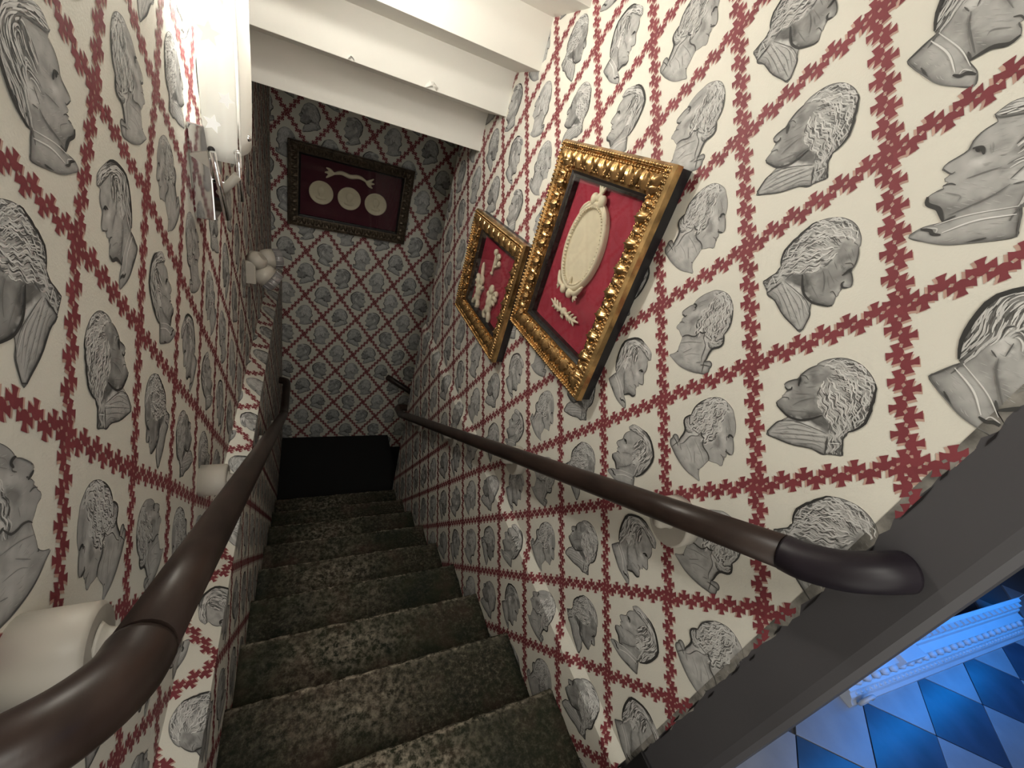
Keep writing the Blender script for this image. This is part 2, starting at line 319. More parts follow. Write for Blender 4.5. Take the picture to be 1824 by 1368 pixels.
 'patches':[([(-755,-585),(-569,-608),(-264,-597),(2,-424),(139,-186),(147,-339),(-98,-630),(-255,-866),(-427,-780),(-659,-692)],-0.16),([(-648,240),(-482,278),(-424,171),(-533,128)],-0.12),([(-396,326),(-249,453),(-170,342),(-316,214)],-0.08),([(-447,-141),(-126,43),(-122,-58),(-367,-203)],-0.1),([(-487,63),(-401,139),(-355,75),(-440,-2)],0.2),([(-449,967),(-229,1022),(224,913),(354,902),(208,849),(-163,929)],0.32),([(417,-342),(195,-454),(274,-189),(367,-179)],-0.1)],
 'strokes':[([(-749,-566),(-676,-679),(-498,-708),(-414,-768),(-291,-887)],65,0.05),([(-291,-887),(-183,-762)],29,0.08),([(-621,242),(-509,267),(-419,175)],47,0.05),([(-574,245),(-502,208)],43,0.04),([(-817,-106),(-743,-142),(-654,-165),(-621,-125)],22,0.1),([(-822,-124),(-815,-21),(-726,99),(-656,211),(-680,343),(-650,498),(-553,643)],17,0.1),([(-648,-358),(-573,-309),(-484,-315)],22,0.08),([(-609,-396),(-685,-471)],20,0.12),([(-406,-198),(-203,-40),(-83,30)],16,0.2),([(-661,745),(-566,708),(-315,778),(-86,820)],25,0.12),([(-74,1072),(130,1089),(329,1022),(499,908),(677,750),(761,631),(793,474),(783,296),(759,73),(688,-179),(554,-420)],71,0.04),([(497,-478),(582,-607),(708,-853)],18,0.12),([(166,-1148),(397,-978)],28,0.06),([(-598,-1260),(-274,-1255),(-7,-1212),(271,-1095),(557,-962),(704,-862)],17,0.18),([(-191,-1057),(109,-771),(512,-570)],24,0.75),([(-364,-973),(-37,-714),(465,-456)],17,0.7),([(-510,-1086),(-372,-1066),(-302,-1111),(-184,-1093)],50,0.05),([(-430,-1038),(-294,-1018),(-268,-1106)],20,0.6),([(312,328),(371,267),(366,185)],27,0.08),([(125,-119),(168,99)],18,0.12),([(201,-179),(316,-109)],18,0.1),([(37,826),(122,750),(146,495)],22,0.08),([(-419,358),(-337,195)],12,0.3),([(-550,-453),(-325,-462),(-300,-548)],15,0.25),([(-280,-779),(54,-401),(170,-183)],19,0.15),([(-598,-1260),(-522,-1070)],15,0.2),([(-118,362),(-66,612)],18,0.1)],
 'guides':[[(-583,732),(-371,857),(-18,903),(287,868)],[(79,812),(313,744),(327,506),(200,238)],[(10,322),(62,522),(53,715)],[(524,832),(651,652),(554,362),(448,160)],[(454,62),(488,-167),(503,-417)],[(711,609),(692,340),(557,6),(538,-329)],[(-62,49),(77,228),(198,287)],[(-449,967),(-94,1011),(343,917),(609,712)]],
 'wavy':0.25,
 'face':0.44,
 'hairg':0.3,
 'neck':0.42}}

def np_in(poly, P):
    poly = np.asarray(poly); x, y = P[:, 0], P[:, 1]; r = np.zeros(len(P), bool); j = len(poly) - 1
    for i in range(len(poly)):
        xi, yi = poly[i]; xj, yj = poly[j]
        c = ((yi > y) != (yj > y)) & (x < (xj - xi) * (y - yi) / (yj - yi + 1e-12) + xi); r ^= c; j = i
    return r

def seg_dist(poly, P):
    """distance to a closed outline and outward-ish direction from the nearest point"""
    A = np.asarray(poly, float); B = np.roll(A, -1, 0); best = np.full(len(P), 1e9); near = np.zeros_like(P)
    for a, b in zip(A, B):
        d = b - a; t = np.clip(((P - a) @ d) / (d @ d + 1e-12), 0, 1); q = a + t[:, None] * d
        e = np.hypot(*(P - q).T); m = e < best; best[m] = e[m]; near[m] = q[m]
    return best, near

def cat(pts, n):
    P = np.asarray(pts, float)
    if len(P) == 2: return P[0] + (P[1] - P[0]) * np.linspace(0, 1, n)[:, None]
    sp = smooth_path([(p[0], p[1], 0) for p in P], 6)
    Q = np.array([(q.x, q.y) for q in sp]); L = np.r_[0, np.cumsum(np.hypot(*np.diff(Q, axis=0).T))]
    s = np.linspace(0, L[-1], n); return np.c_[np.interp(s, L, Q[:, 0]), np.interp(s, L, Q[:, 1])]

def ribbon(P, w, taper=0.5):
    n = len(P); T = np.gradient(P, axis=0); T /= np.hypot(*T.T)[:, None] + 1e-9; N = np.c_[-T[:, 1], T[:, 0]]
    ww = w * 0.5 * np.clip(np.sin(np.pi * np.linspace(0.04, 0.96, n)), 0, 1) ** taper
    V = np.concatenate([P + N * ww[:, None], P - N * ww[:, None]])
    F = []
    for i in range(n - 1): F += [(i, i + 1, n + i + 1), (i, n + i + 1, n + i)]
    return V, F

def make_head(D, lod):
    r = np.random.default_rng(5)
    V, F, G, L = [], [], [], []
    def push(v, f, g, layer):
        o = sum(len(a) for a in V); V.append(np.asarray(v, float)); F.append(np.asarray(f, int) + o)
        G.append(np.broadcast_to(np.asarray(g, float), (len(v),)).copy()); L.append(np.full(len(v), layer, float))
    sil = cat(D['sil'] + D['sil'][:1], 150 if lod == 0 else 80)[:-1]
    hair = np.asarray(D['hair'], float)
    step = 75 if lod == 0 else 130
    gx, gy = np.meshgrid(np.arange(-1000, 1000, step), np.arange(-1300, 1300, step))
    g = np.c_[gx.ravel(), gy.ravel()] + r.uniform(-.3, .3, (gx.size, 2)) * step
    d, _ = seg_dist(sil, g); g = g[np_in(sil, g) & (d > step * .35)]
    pts = [Vector(p) for p in np.r_[sil, g]]
    res = geometry.delaunay_2d_cdt(pts, [], [list(range(len(sil)))], 1, 1e-4)
    v = np.array([tuple(p) for p in res[0]]); f = np.array([t for t in res[2] if len(t) == 3])
    shade = np.full(len(v), D['face'])
    # the neck lies below the jaw line: use the hair's lowest front point as the divide for the plain bust
    neck = v[:, 1] < np.interp(v[:, 0], [-900, -450, 0, 300], [-330, -430, -330, -200])
    shade[neck] = D['neck']
    shade[np_in(hair, v)] = D['hairg']
    for poly, gg in D['regs']: shade[np_in(poly, v)] = gg
    for poly, dg in D['patches']:
        dd, _ = seg_dist(poly, v); ins = np_in(poly, v)
        shade += dg * np.where(ins, 1, np.exp(-dd / 45) * .6)
    dd, near = seg_dist(sil, v)
    ctr = v - v.mean(0); side = ctr @ np.array([.75, -.45]) / 900
    shade *= 1 - np.clip(.25 + .55 * side, .12, .75) * np.exp(-dd / 110)
    shade += .03 * np.sin(v[:, 0] * .02 + 2 * np.sin(v[:, 1] * .013))
    push(v, f, np.clip(shade, .05, .72), 1)
    # outline
    o = np.r_[sil, sil[:1]]; T = np.gradient(o, axis=0); T /= np.hypot(*T.T)[:, None]; N = np.c_[-T[:, 1], T[:, 0]]
    w = 9 + 20 * np.clip(((o - o.mean(0)) @ np.array([.75, -.45])) / 900, 0, 1)
    n = len(o); push(np.r_[o + N * w[:, None] * .5, o - N * w[:, None] * .5],
                     [t for i in range(n - 1) for t in ((i, i + 1, n + i + 1), (i, n + i + 1, n + i))], .10, 2)
    # hair strokes that follow the combing
    GP, GD = [], []
    for gd in D['guides']:
        q = cat(gd, 9); t = np.gradient(q, axis=0); t /= np.hypot(*t.T)[:, None]; GP.append(q); GD.append(t)
    GP, GD = np.concatenate(GP), np.concatenate(GD)
    def flow(p):
        w = 1 / (((GP - p) ** 2).sum(1) + 2500); d = (GD * w[:, None] ** 1.5).sum(0); return d / (np.hypot(*d) + 1e-9)
    sp = 62 if lod == 0 else 115
    sx, sy = np.meshgrid(np.arange(-1000, 1000, sp), np.arange(-1300, 1300, sp))
    seeds = np.c_[sx.ravel(), sy.ravel()] + r.uniform(-.5, .5, (sx.size, 2)) * sp
    seeds = seeds[np_in(hair, seeds)]
    k = 10 if lod == 0 else 5
    for i, p0 in enumerate(seeds):
        p = p0.copy(); P = [p.copy()]; ln = r.uniform(24, 36) * (10 / k) * .8
        d0 = flow(p0); ph = (p0 @ np.array([-d0[1], d0[0]])) * .012 + (p0 @ d0) * .022 + r.uniform(-.5, .5)
        for s in range(k):
            d = flow(p); a = D['wavy'] * .62 * math.sin(ph + s * .62 * 10 / k)
            d = np.array([d[0] * math.cos(a) - d[1] * math.sin(a), d[0] * math.sin(a) + d[1] * math.cos(a)])
            p = p + d * ln; P.append(p.copy())
        P = np.array(P); ok = np_in(sil, P); n_ok = len(P) if ok.all() else int(np.argmin(ok)); P = P[:n_ok]
        if len(P) < 3: continue
        dark = r.random() < .5
        back = float(np.clip((p0 @ np.array([.75, -.45])) / 900, 0, 1))
        if dark: vv, ff = ribbon(P, r.uniform(12, 22) * (1 + .5 * back)); push(vv, ff, r.uniform(.06, .20), 3 + r.uniform(0, .4))
        else: vv, ff = ribbon(P, r.uniform(16, 30)); push(vv, ff, r.uniform(.55, .74) * (1 - .35 * back), 3.5 + r.uniform(0, .4))
    # drawn features and fine hatching
    for pts_, wd, gg in D['strokes']:
        vv, ff = ribbon(cat(pts_, 14 if lod == 0 else 7), wd * 1.15, .45); push(vv, ff, gg, 4.2 + r.uniform(0, .3))
    if lod == 0:
        hp = np.c_[r.uniform(-850, 850, 260), r.uniform(-1200, 1100, 260)]
        hp = hp[np_in(sil, hp) & ~np_in(hair, hp)]
        dd, _ = seg_dist(sil, hp)
        for p, e in zip(hp, dd):
            if e < 45: continue
            a = .25 + .3 * math.sin(p[1] * .004); Ln = r.uniform(60, 120)
            vv, ff = ribbon(np.array([p, p + np.array([math.cos(a), math.sin(a) * .6]) * Ln * .5, p + np.array([math.cos(a), math.sin(a)]) * Ln]), 7)
            if np_in(sil, vv).all(): push(vv, ff, D['face'] * r.choice([.72, .8, 1.2]), 4)
    V = np.concatenate(V) * 1e-4; F = np.concatenate(F); G = np.concatenate(G); L = np.concatenate(L)
    col = np.c_[G * .99, G * .985, G * .955]
    return V, F, col, L
HEAD = {(n, l): make_head(HEADS[n], l) for n in HEADS for l in (0, 1)}

# interlocking crosses of the lattice, drawn in (along, across) units of one pair
_UP = [(-.16, .58), (.16, .58), (.10, .42), (.095, .31), (.24, .345), (.38, .42), (.38, .06), (.22, .13), (.16, .03), (0, -.03), (-.16, .03),
       (-.22, .13), (-.38, .06), (-.38, .42), (-.24, .345), (-.095, .31), (-.10, .42)]
_UP = [(x, y * .96 - .05) for x, y in _UP]
_PT = [tuple(t) for t in geometry.tessellate_polygon([[Vector((x, y, 0)) for x, y in _UP]])]
MAROON = np.array([.21, .044, .054]); MSHADE = np.array([.50, .33, .27])

def chain_edge(n0, n1, d_across, lift=0.0, pairs=6):
    V, F, Cc, L = [], [], [], []; o = 0
    al = (n1 - n0) / pairs; ac = d_across / pairs
    for i in range(pairs):
        for up, off in ((1, .25), (-1, .75)):
            for sh, layer, c in ((.10, 1.2, MSHADE), (0, 2.2, MAROON)):
                v = np.array([n0 + al * (i + off + x + sh) + ac * (y * up + sh * .25) for x, y in _UP])
                V.append(v); F.append(np.array(_PT) + o); o += len(v)
                Cc.append(np.tile(c * rng.uniform(.9, 1.1), (len(v), 1))); L.append(np.full(len(v), layer + lift + .06 * (2 * (i % 2) + (up > 0))))
    return np.concatenate(V), np.concatenate(F), np.concatenate(Cc), np.concatenate(L)

def split(V, F, A, axis, val, keep=None):
    """cut triangles along V[axis]=val (A: per-vertex attributes); keep='<' or '>' drops the other side"""
    s = V[:, axis] - val; ts = s[F]; cross = (ts.min(1) < -1e-7) & (ts.max(1) > 1e-7)
    nv, na, nf = [], [], []; base = len(V)
    for tri in F[cross]:
        poly = {1: [], -1: []}
        for i in range(3):
            a, b = tri[i], tri[(i + 1) % 3]; sa, sb = s[a], s[b]
            if sa >= 0: poly[1].append(a)
            if sa <= 0: poly[-1].append(a)
            if sa * sb < 0:
                t = sa / (sa - sb); nv.append(V[a] + (V[b] - V[a]) * t); na.append(A[a] + (A[b] - A[a]) * t)
                poly[1].append(base + len(nv) - 1); poly[-1].append(base + len(nv) - 1)
        for p in poly.values():
            for i in range(1, len(p) - 1): nf.append((p[0], p[i], p[i + 1]))
    if nv: V = np.r_[V, nv]; A = np.r_[A, na]; F = np.r_[F[~cross], nf]
    if keep:
        c = V[F][:, :, axis].mean(1); F = F[c < val] if keep == '<' else F[c > val]
    return V, F, A

def wallpaper(parent, p0, q0, prange, qrange, to3d, type_shift, left_parity, clips=(), folds=(), qwarp=None, hidden=None, footing=None):
    V, F, A = [], [], []; o = 0
    def push(v, f, c, l):
        nonlocal o
        V.append(v); F.append(f + o); A.append(np.c_[c, l]); o += len(v)
    N = 26
    for a in range(-N, N):
        for b in range(-N, N):
            n = np.array([p0 + HX * (b - a), q0 - HZ * (a + b)])
            if not (prange[0] - .4 < n[0] < prange[1] + .4 and qrange[0] - .5 < n[1] < qrange[1] + .5): continue
            nb = n + np.array([HX, -HZ]); na_ = n + np.array([-HX, -HZ]); c = n + np.array([0, -HZ])
            inside = lambda q: prange[0] - .2 < q[0] < prange[1] + .2 and qrange[0] - .25 < q[1] < qrange[1] + .25
            if hidden is not None and hidden(c): continue
            if inside((n + nb) / 2): push(*chain_edge(n, nb, n - na_))
            if inside((n + na_) / 2): push(*chain_edge(n, na_, nb - n, .35))
            if inside(c):
                kind = ('waved', 'powdered', 'bearded')[(a + type_shift) % 3]
                X = to3d(np.array([c]), np.zeros(1))[0]
                v, f, col, l = HEAD[(kind, 0 if np.linalg.norm(X) < 2.3 else 1)]
                v = v.copy()
                if (a + b) % 2 != left_parity: v[:, 0] *= -1
                push(v + c, f, col * rng.uniform(.96, 1.04), l)
    V, F, A = np.concatenate(V), np.concatenate(F), np.concatenate(A)
    if qwarp is not None: V[:, 1] = qwarp(V[:, 1])
    for ax, val, keep in clips: V, F, A = split(V, F, A, ax, val, keep)
    for val in folds: V, F, A = split(V, F, A, 1, val)
    low = V[F][:, :, 1].mean(1) < (folds[0] if folds else -1e9)
    return [print_mesh(V, F[m], A, to3d, par) for m, par in ((~low, parent), (low, footing)) if m.any()]

def print_mesh(V, F, A, to3d, parent):
    used = np.unique(F); remap = np.zeros(len(V), int); remap[used] = np.arange(len(used)); F = remap[F]; V = V[used]; A = A[used]
    X = to3d(V, A[:, 3] * .00035)
    me = bpy.data.meshes.new('wallpaper_print')
    X = X * S
    me.vertices.add(len(X)); me.vertices.foreach_set('co', X.astype(np.float32).ravel())
    me.loops.add(F.size); me.loops.foreach_set('vertex_index', F.astype(np.int32).ravel())
    me.polygons.add(len(F)); me.polygons.foreach_set('loop_start', np.arange(0, F.size, 3, dtype=np.int32))
    try: me.polygons.foreach_set('loop_total', np.full(len(F), 3, np.int32))
    except Exception: pass
    at = me.color_attributes.new('ink', 'FLOAT_COLOR', 'POINT')
    at.data.foreach_set('color', np.c_[A[:, :3], np.ones(len(A))].astype(np.float32).ravel())
    me.materials.append(m_print); me.update(calc_edges=True); me.validate()
    ob = bpy.data.objects.new('wallpaper_print', me); C.objects.link(ob); ob.parent = parent
    return ob

# ------------------------------------------------------------------ room shell
XR, XR2, ZR, ZR2 = 1.0, 0.973, -1.610, -1.668          # right wall, its lower footing and the ledge between
XL, XL2, ZL, ZL2 = -0.333, -0.241, -1.648, -1.712      # the same on the left
YF, YE = 4.66, 3.48                                    # far wall, lower end of the right wall
TOP, BOT = 1.6, -4.9
wall_right = struct('wall_right', MB().box((XR, .185, ZR), (1.14, YE, TOP)), m_paper)
foot_right = struct('wall_right_footing', MB().prism([(1.14, BOT), (1.14, ZR), (XR, ZR), (XR2, ZR2), (XR2, BOT)], 1, 0.185, YE), m_paper)
wall_left = struct('wall_left', MB().box((-.5, -1.6, ZL), (XL, YF, TOP)), m_paper)
foot_left = struct('wall_left_footing', MB().prism([(-.5, BOT), (XL2, BOT), (XL2, ZL2), (XL, ZL), (-.5, ZL)], 1, -1.6, YF), m_paper)
wall_far = struct('wall_far', MB().box((-.5, YF, BOT), (2.5, YF + .15, TOP)), m_paper)

lenR = math.hypot(XR - XR2, ZR - ZR2); lenL = math.hypot(XL2 - XL, ZL - ZL2)
def fold3d(sgn, x0, z0, x1, z1, ln):
    def f(V, d):
        p, q = V[:, 0], V[:, 1]; y = -p if sgn > 0 else p
        t = np.clip((z0 - q) / ln, 0, 1)
        x = x0 + (x1 - x0) * t
        z = np.where(q > z0, q, np.where(q > z0 - ln, z0 + (z1 - z0) * t, z1 + (q - (z0 - ln))))
        return np.c_[x - sgn * d, y, z + np.where((q <= z0) & (q > z0 - ln), d, 0)]
    return f
def right3d(V, d): return fold3d(1, XR, ZR, XR2, ZR2, lenR)(V, d)
def left3d(V, d): return fold3d(-1, XL, ZL, XL2, ZL2, lenL)(V, d)
def far3d(V, d): return np.c_[V[:, 0], YF - d, V[:, 1]]
_reg = np.array([-.1, -.338, -.577, -.815, -1.053, -1.292])[::-1]; _mea = np.array([-.118, -.315, -.569, -.827, -1.057, -1.310])[::-1]
def left_warp(q): return q + np.interp(q, np.r_[-2.2, _reg, .4], np.r_[0, _mea - _reg, 0])
stair_z = lambda y: -1.873 - .232 / .36 * (y - .521)
def soffit_z(y): return max(-.09, .345 - .66 * (y - 2.65)) if y < 2.98 else -.09

wallpaper(wall_right, -.9353, .662, (-YE, -.185), (-4.5, 1.35), right3d, 0, 1, clips=((0, -.168, '<'), (0, -YE + .001, '>'), (1, 1.5, '<')),
          folds=(ZR, ZR - lenR), hidden=lambda c: c[1] < stair_z(-c[0]) - .75, footing=foot_right)
wallpaper(wall_left, 1.052, -.1, (-.35, YF), (-4.6, 1.0), left3d, 2, 0, clips=((0, YF - .002, '<'), (1, 1.5, '<')), folds=(ZL, ZL - lenL), qwarp=left_warp,
          hidden=lambda c: c[1] < stair_z(c[0]) - .75 or c[1] > soffit_z(c[0]) + 1.2, footing=foot_left)
wallpaper(wall_far, -.2049 + HX, -1.4774, (-.33, 2.2), (-4.7, .25), far3d, 0, 0, clips=((0, -.333, '>'),))
# stepped soffit: the underside of the flight above
ceil = struct('ceiling', MB().box((XL - .05, 3.03, -.085), (2.3, YF, .02)), m_white)
yy, zz = 2.98, -.09
edges = [(2.98, -.09), (2.65, .13), (2.33, .345), (1.99, .557), (1.66, .775), (1.33, .99), (1.0, 1.2)]
for i, (y, z) in enumerate(edges):
    nz = edges[i + 1][1] if i + 1 < len(edges) else 1.42
    y1 = edges[i - 1][0] if i else y + .06
    mb = MB().box((XL - .01, y, z), (XR + .01, y1 + .012, nz + .03))
    struct('soffit_step', mb, m_white, ceil, bevel=.004)
# plaster rosettes left on the lower edge of one step
for x, r_ in ((.556, .034), (.157, .016)):
    mb = MB(); rr = np.random.default_rng(3); pts = []
    for k in range(14):
        a = math.pi * k / 13; q = r_ * rr.uniform(.86, 1.1)
        pts.append((x + q * math.cos(a), .132 + q * 1.15 * math.sin(a)))
    n = len(pts)
    vs_ = [(px, 2.651, pz) for px, pz in pts] + [(px * .75 + x * .25, 2.632 + rr.uniform(0, .01), pz * .75 + .145 * .25) for px, pz in pts] + [(x, 2.637, .15)]
    fs = [(i, i + 1, n + i + 1, n + i) for i in range(n - 1)] + [(n + i, n + i + 1, 2 * n) for i in range(n - 1)]
    mb.add(vs_, fs, True); struct('plaster_rosette', mb, m_white, ceil)

# ------------------------------------------------------------------ stairs
def step_mesh(x0, x1, y0, y1, z, drop, seed, axis='y'):
    """one carpeted step: tread from y0 to a rounded nosing at y1, riser below"""
    r = np.random.default_rng(seed); nr = .022
    prof = [(y0 - .03 + (y1 - nr - y0 + .03) * t, z, 'T') for t in np.linspace(0, 1, 9)]
    for k in range(1, 6):
        a = math.pi / 2 * k / 5 * 1.2
        prof.append((y1 - nr + nr * math.sin(a), z - nr + nr * math.cos(a), 'N'))
    prof += [(y1 - .022, z - .075, 'R'), (y1 - .022, z - drop, 'R')]
    nx = 30; xs = np.linspace(x0, x1, nx); V = []; wear = []
    lump = r.normal(0, 1, (len(prof), nx))
    for i, (py, pz, kd) in enumerate(prof):
        for k, x in enumerate(xs):
            j = .0022 * lump[i, k]
            V.append((x, py + (j if kd != 'T' else 0), pz + (j if kd != 'R' else 0)))
            u = (x - x0) / (x1 - x0); t = i / 8
            mid = math.exp(-((u - .38) / .24) ** 2)
            patch = (1.5 if seed < 1 else .95 if seed == 1 else .7) * mid * max(0, 1 - abs(t - .72) / .5) * (.55 + .45 * (seed % 2 == 0)) if i <= 8 else 0
            edge = (1.15 * math.exp(-((i - 9.3) / (2.0 if i > 9 else 1.15)) ** 2) * (.35 + .65 * math.exp(-((u - .45) / .33) ** 2)))
            wear.append(min(1, max(patch, edge)))
    np_ = len(prof); F = [(i * nx + k, i * nx + k + 1, (i + 1) * nx + k + 1, (i + 1) * nx + k) for i in range(np_ - 1) for k in range(nx - 1)]
    # close the ends and the back so that each step is a solid block
    o = len(V); V += [(x0, y0 - .03, z - drop), (x1, y0 - .03, z - drop)]; wear += [0, 0]
    F += [tuple([o] + [i * nx for i in range(np_)]), tuple([o + 1] + [i * nx + nx - 1 for i in range(np_)][::-1])]
    F += [tuple([o, o + 1] + list(range(nx))[::-1]), (o + 1, o, (np_ - 1) * nx) + tuple((np_ - 1) * nx + k for k in range(1, nx))]
    mb = MB(); mb.add(V, F, True); return mb, wear
def carpet_obj(name, V_wear, parent):
    mb, wear = V_wear; o = obj(name, mb, m_carpet, parent)
    at = o.data.color_attributes.new('wear', 'FLOAT_COLOR', 'POINT')
    for i, w in enumerate(wear): at.data[i].color = (w, w, w, 1)
    return o

stairs = thing('staircase', 'straight flight of dark patterned carpeted steps going down between the papered walls', 'stairs', (.36, .16, -3.96))
XS0, XS1 = XL2 + .001, XR2 - .001
for k in range(9):
    y1 = .521 + .36 * k; z = -1.873 - .232 * k
    carpet_obj('step', step_mesh(XS0, XS1, y1 - .36, y1, z, .30, k), stairs)
# lower landing and the turn of the stairs to the right
landing = thing('stair_landing', 'unlit carpeted landing, coloured near black for its shade, at the foot of the long flight', 'landing', (.4, 3.4, -3.96))
obj('landing_carpet', MB().box((XS0, 3.395, -4.06), (1.09, YF - .006, -3.96)), m_unlit_carpet, landing, bevel=.01)
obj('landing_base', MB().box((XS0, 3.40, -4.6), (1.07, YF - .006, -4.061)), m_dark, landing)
turn = thing('staircase', 'short dark lower flight turning right beyond the end of the right wall', 'stairs', (1.09, 4.05, -4.19))
for k in range(3):
    obj('step', MB().box((1.0711 + .36 * k, YE + .005, -4.75), (1.45 + .36 * k, YF - .006, -4.192 - .232 * k)), m_unlit_carpet, turn, bevel=.008)
struct('wall_turn', MB().box((1.1401, YE - .12, BOT), (2.5, YE, TOP)), m_paper)
struct('wall_end', MB().box((2.35, YE, BOT), (2.5, YF, TOP)), m_paper)
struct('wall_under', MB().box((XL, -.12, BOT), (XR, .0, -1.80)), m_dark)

# ------------------------------------------------------------------ upper floor, jamb, next room
ZF = -1.64
fl = struct('floor', MB().prism([(XL, -1.6), (5.4, -1.6), (5.4, .18), (1.0, .18), (XL, .12)], 2, ZF - .14, ZF - .014), m_grout)
obj('landing_carpet', MB().box((XL2 + .001, -1.59, ZF - .013), (XR2 - .001, .15, ZF)), m_carpet, fl, (0, 0, 0), bevel=.006)
obj('stair_nosing', MB().box((XL2 + .002, .1505, ZF - .05), (1.02, .172, ZF + .012)), m_black, fl, (0, 0, 0), bevel=.004)
e1 = np.array([.2425, -.204]); e2 = np.array([.2425, .184]); v0 = np.array([2.51, -.196])
tile_mesh = {}
def tile(i, j):
    g = .004
    if not tile_mesh:
        for key, m in (('d', m_tile_d), ('l', m_tile_l)):
            c = (e1 + e2) / 2; q = [np.zeros(2), e1, e1 + e2, e2]; n1 = c / np.hypot(*c)
            q = [p + (c - p) * .012 for p in q]
            tile_mesh[key] = mesh_from('tile', MB().prism([tuple(p) for p in q], 2, -.013, 0), m, (0, 0, 0), .0015)
    o = bpy.data.objects.new('tile', tile_mesh['d' if (i + j) % 2 == 0 else 'l']); C.objects.link(o); o.parent = fl
    p = v0 + i * e1 + j * e2
    o.location = Vector((p[0] * S, p[1] * S, (ZF + .0006 * ((i * 7 + j * 3) % 3 - 1)) * S)); return o
for i in range(-8, 12):
    for j in range(-9, 12):
        c = v0 + (i + .5) * e1 + (j + .5) * e2
        if 1.15 < c[0] < 5.1 and -1.3 < c[1] < .09: tile(i, j)

trim = struct('trim_1', MB().prism([(1.14, .03), (1.14, .186), (.9995, .186), (.9995, .062), (1.004, .042), (1.018, .03)], 2, ZF - .16, TOP), m_jamb)
struct('kick_block', MB().box((.988, .095, ZF - .02), (.9992, .172, -1.495)), m_black, trim, bevel=.003)
mb = MB(); rr = np.random.default_rng(8)
zs = np.arange(-1.62, 1.4, .022); ys = .174 - rr.uniform(0, .014, len(zs))
mb.add([(.9993, .186, z) for z in zs] + [(.9993, y, z) for y, z in zip(ys, zs)], [(i, i + 1, len(zs) + i + 1, len(zs) + i) for i in range(len(zs) - 1)])
struct('torn_paper_edge', mb, mat('soiled_paper', (.20, .19, .17), .7, noise=.6, nscale=30), trim)
mb = MB()
for z in np.arange(-1.6, 1.3, .10):
    z = z + rr.uniform(-.02, .02); y = .164 + rr.uniform(-.006, .008); L = rr.uniform(.02, .10)
    mb.add([(.9985, y, z), (.9985, y + .003, z + L * .3), (.9985, y + .003, z + L), (.9985, y - .001, z + L * .6)], [(0, 1, 2, 3)])
o = struct('tear_smudge', mb, m_black, trim); o['kind'] = 'stuff'
struct('wall_hall', MB().box((1.141, .172, ZF - .2), (5.4, .30, TOP)), m_dark)
struct('wall_hall_back', MB().box((1.25, -1.75, ZF - .2), (5.5, -1.6, TOP)), m_hall)
struct('wall_hall_end', MB().box((5.4, -1.6, ZF - .2), (5.5, .3, TOP)), m_dark)
struct('ceiling_hall', MB().box((-.5, -1.6, TOP), (5.5, 1.2, TOP + .1)), m_hall)

# blue-lit plinth: stepped mouldings with rows of dentils and eggs
pl = thing('moulded_plinth', 'white classical plinth with dentil and egg rows glowing in blue light', 'plinth', (3.0, 0, ZF), mw=Matrix.Translation(wp(2.16, .012, ZF)) @ Matrix.Rotation(-.083, 4, 'Z'))
LP = 1.78
prof = [(.15, 0), (-.002, 0), (-.002, .022), (.012, .030), (.018, .044), (.032, .052), (.036, .060), (.062, .066), (.066, .098), (.10, .104), (.104, .128), (.128, .134), (.132, .176), (.150, .182), (.149, .196)]
local('plinth_moulding', MB().prism([(a, b) for a, b in prof], 0, 0, LP), m_plinth, pl, .0015)
def row(name, n, y, z, shape):
    mb = MB()
    for k in range(n):
        x = .03 + (LP - .06) * (k + .5) / n; shape(mb, x, y, z, (LP - .06) / n)
    o = local(name, mb, m_plinth, pl); o['kind'] = 'stuff'; return o
row('dentil_row', 26, .116, .152, lambda mb, x, y, z, w: mb.box((x - w * .33, y - .006, z - .016), (x + w * .33, y + .03, z + .018)))
row('egg_row', 24, .060, .082, lambda mb, x, y, z, w: mb.ball((x, y, z), (w * .36, .020, .017), 8, 6))
row('bead_row', 46, .028, .047, lambda mb, x, y, z, w: mb.ball((x, y, z), (w * .4, .009, .008), 6, 4))
local('plinth_break', MB().box((.40, .052, .066), (.58, .11, .128)), m_plinth, pl, .003)
local('plinth_scroll', MB().tube([(.055 + .045 * math.cos(a) * (1 - a / 9), -.006, .05 + .045 * math.sin(a) * (1 - a / 9)) for a in np.linspace(0, 7, 30)], .008, 8), m_plinth, pl)

# ------------------------------------------------------------------ handrails
rail_z = lambda y: -1.051 - .6557 * (y - 1)
RR = .036
def standoff(parent, xw, xr, y, z, zr, r, length, lbl):
    """white turned bracket: thick cylinder on the wall, thin neck up to the rail"""
    s = 1 if xr > xw else -1
    b = obj('bracket', MB().tube([(xw, y, z), (xw + s * (length - .006), y, z), (xw + s * length, y, z)], [r, r, r - .006], 32), m_cream, parent)
    mb = MB().tube(smooth_path([(xw + s * (length - .002), y, z + .006), (xw + s * (length + .02), y, z + .004), (xr - s * .012, y, z + .008), (xr, y, zr - RR * .8)], 5), [.026, .022, .019, .018, .017] + [.017] * 11, 14)
    n = mesh_from('neck', mb, m_cream, tuple(parent['_o'])); o = bpy.data.objects.new('neck', n); C.objects.link(o); o.parent = b
    return b

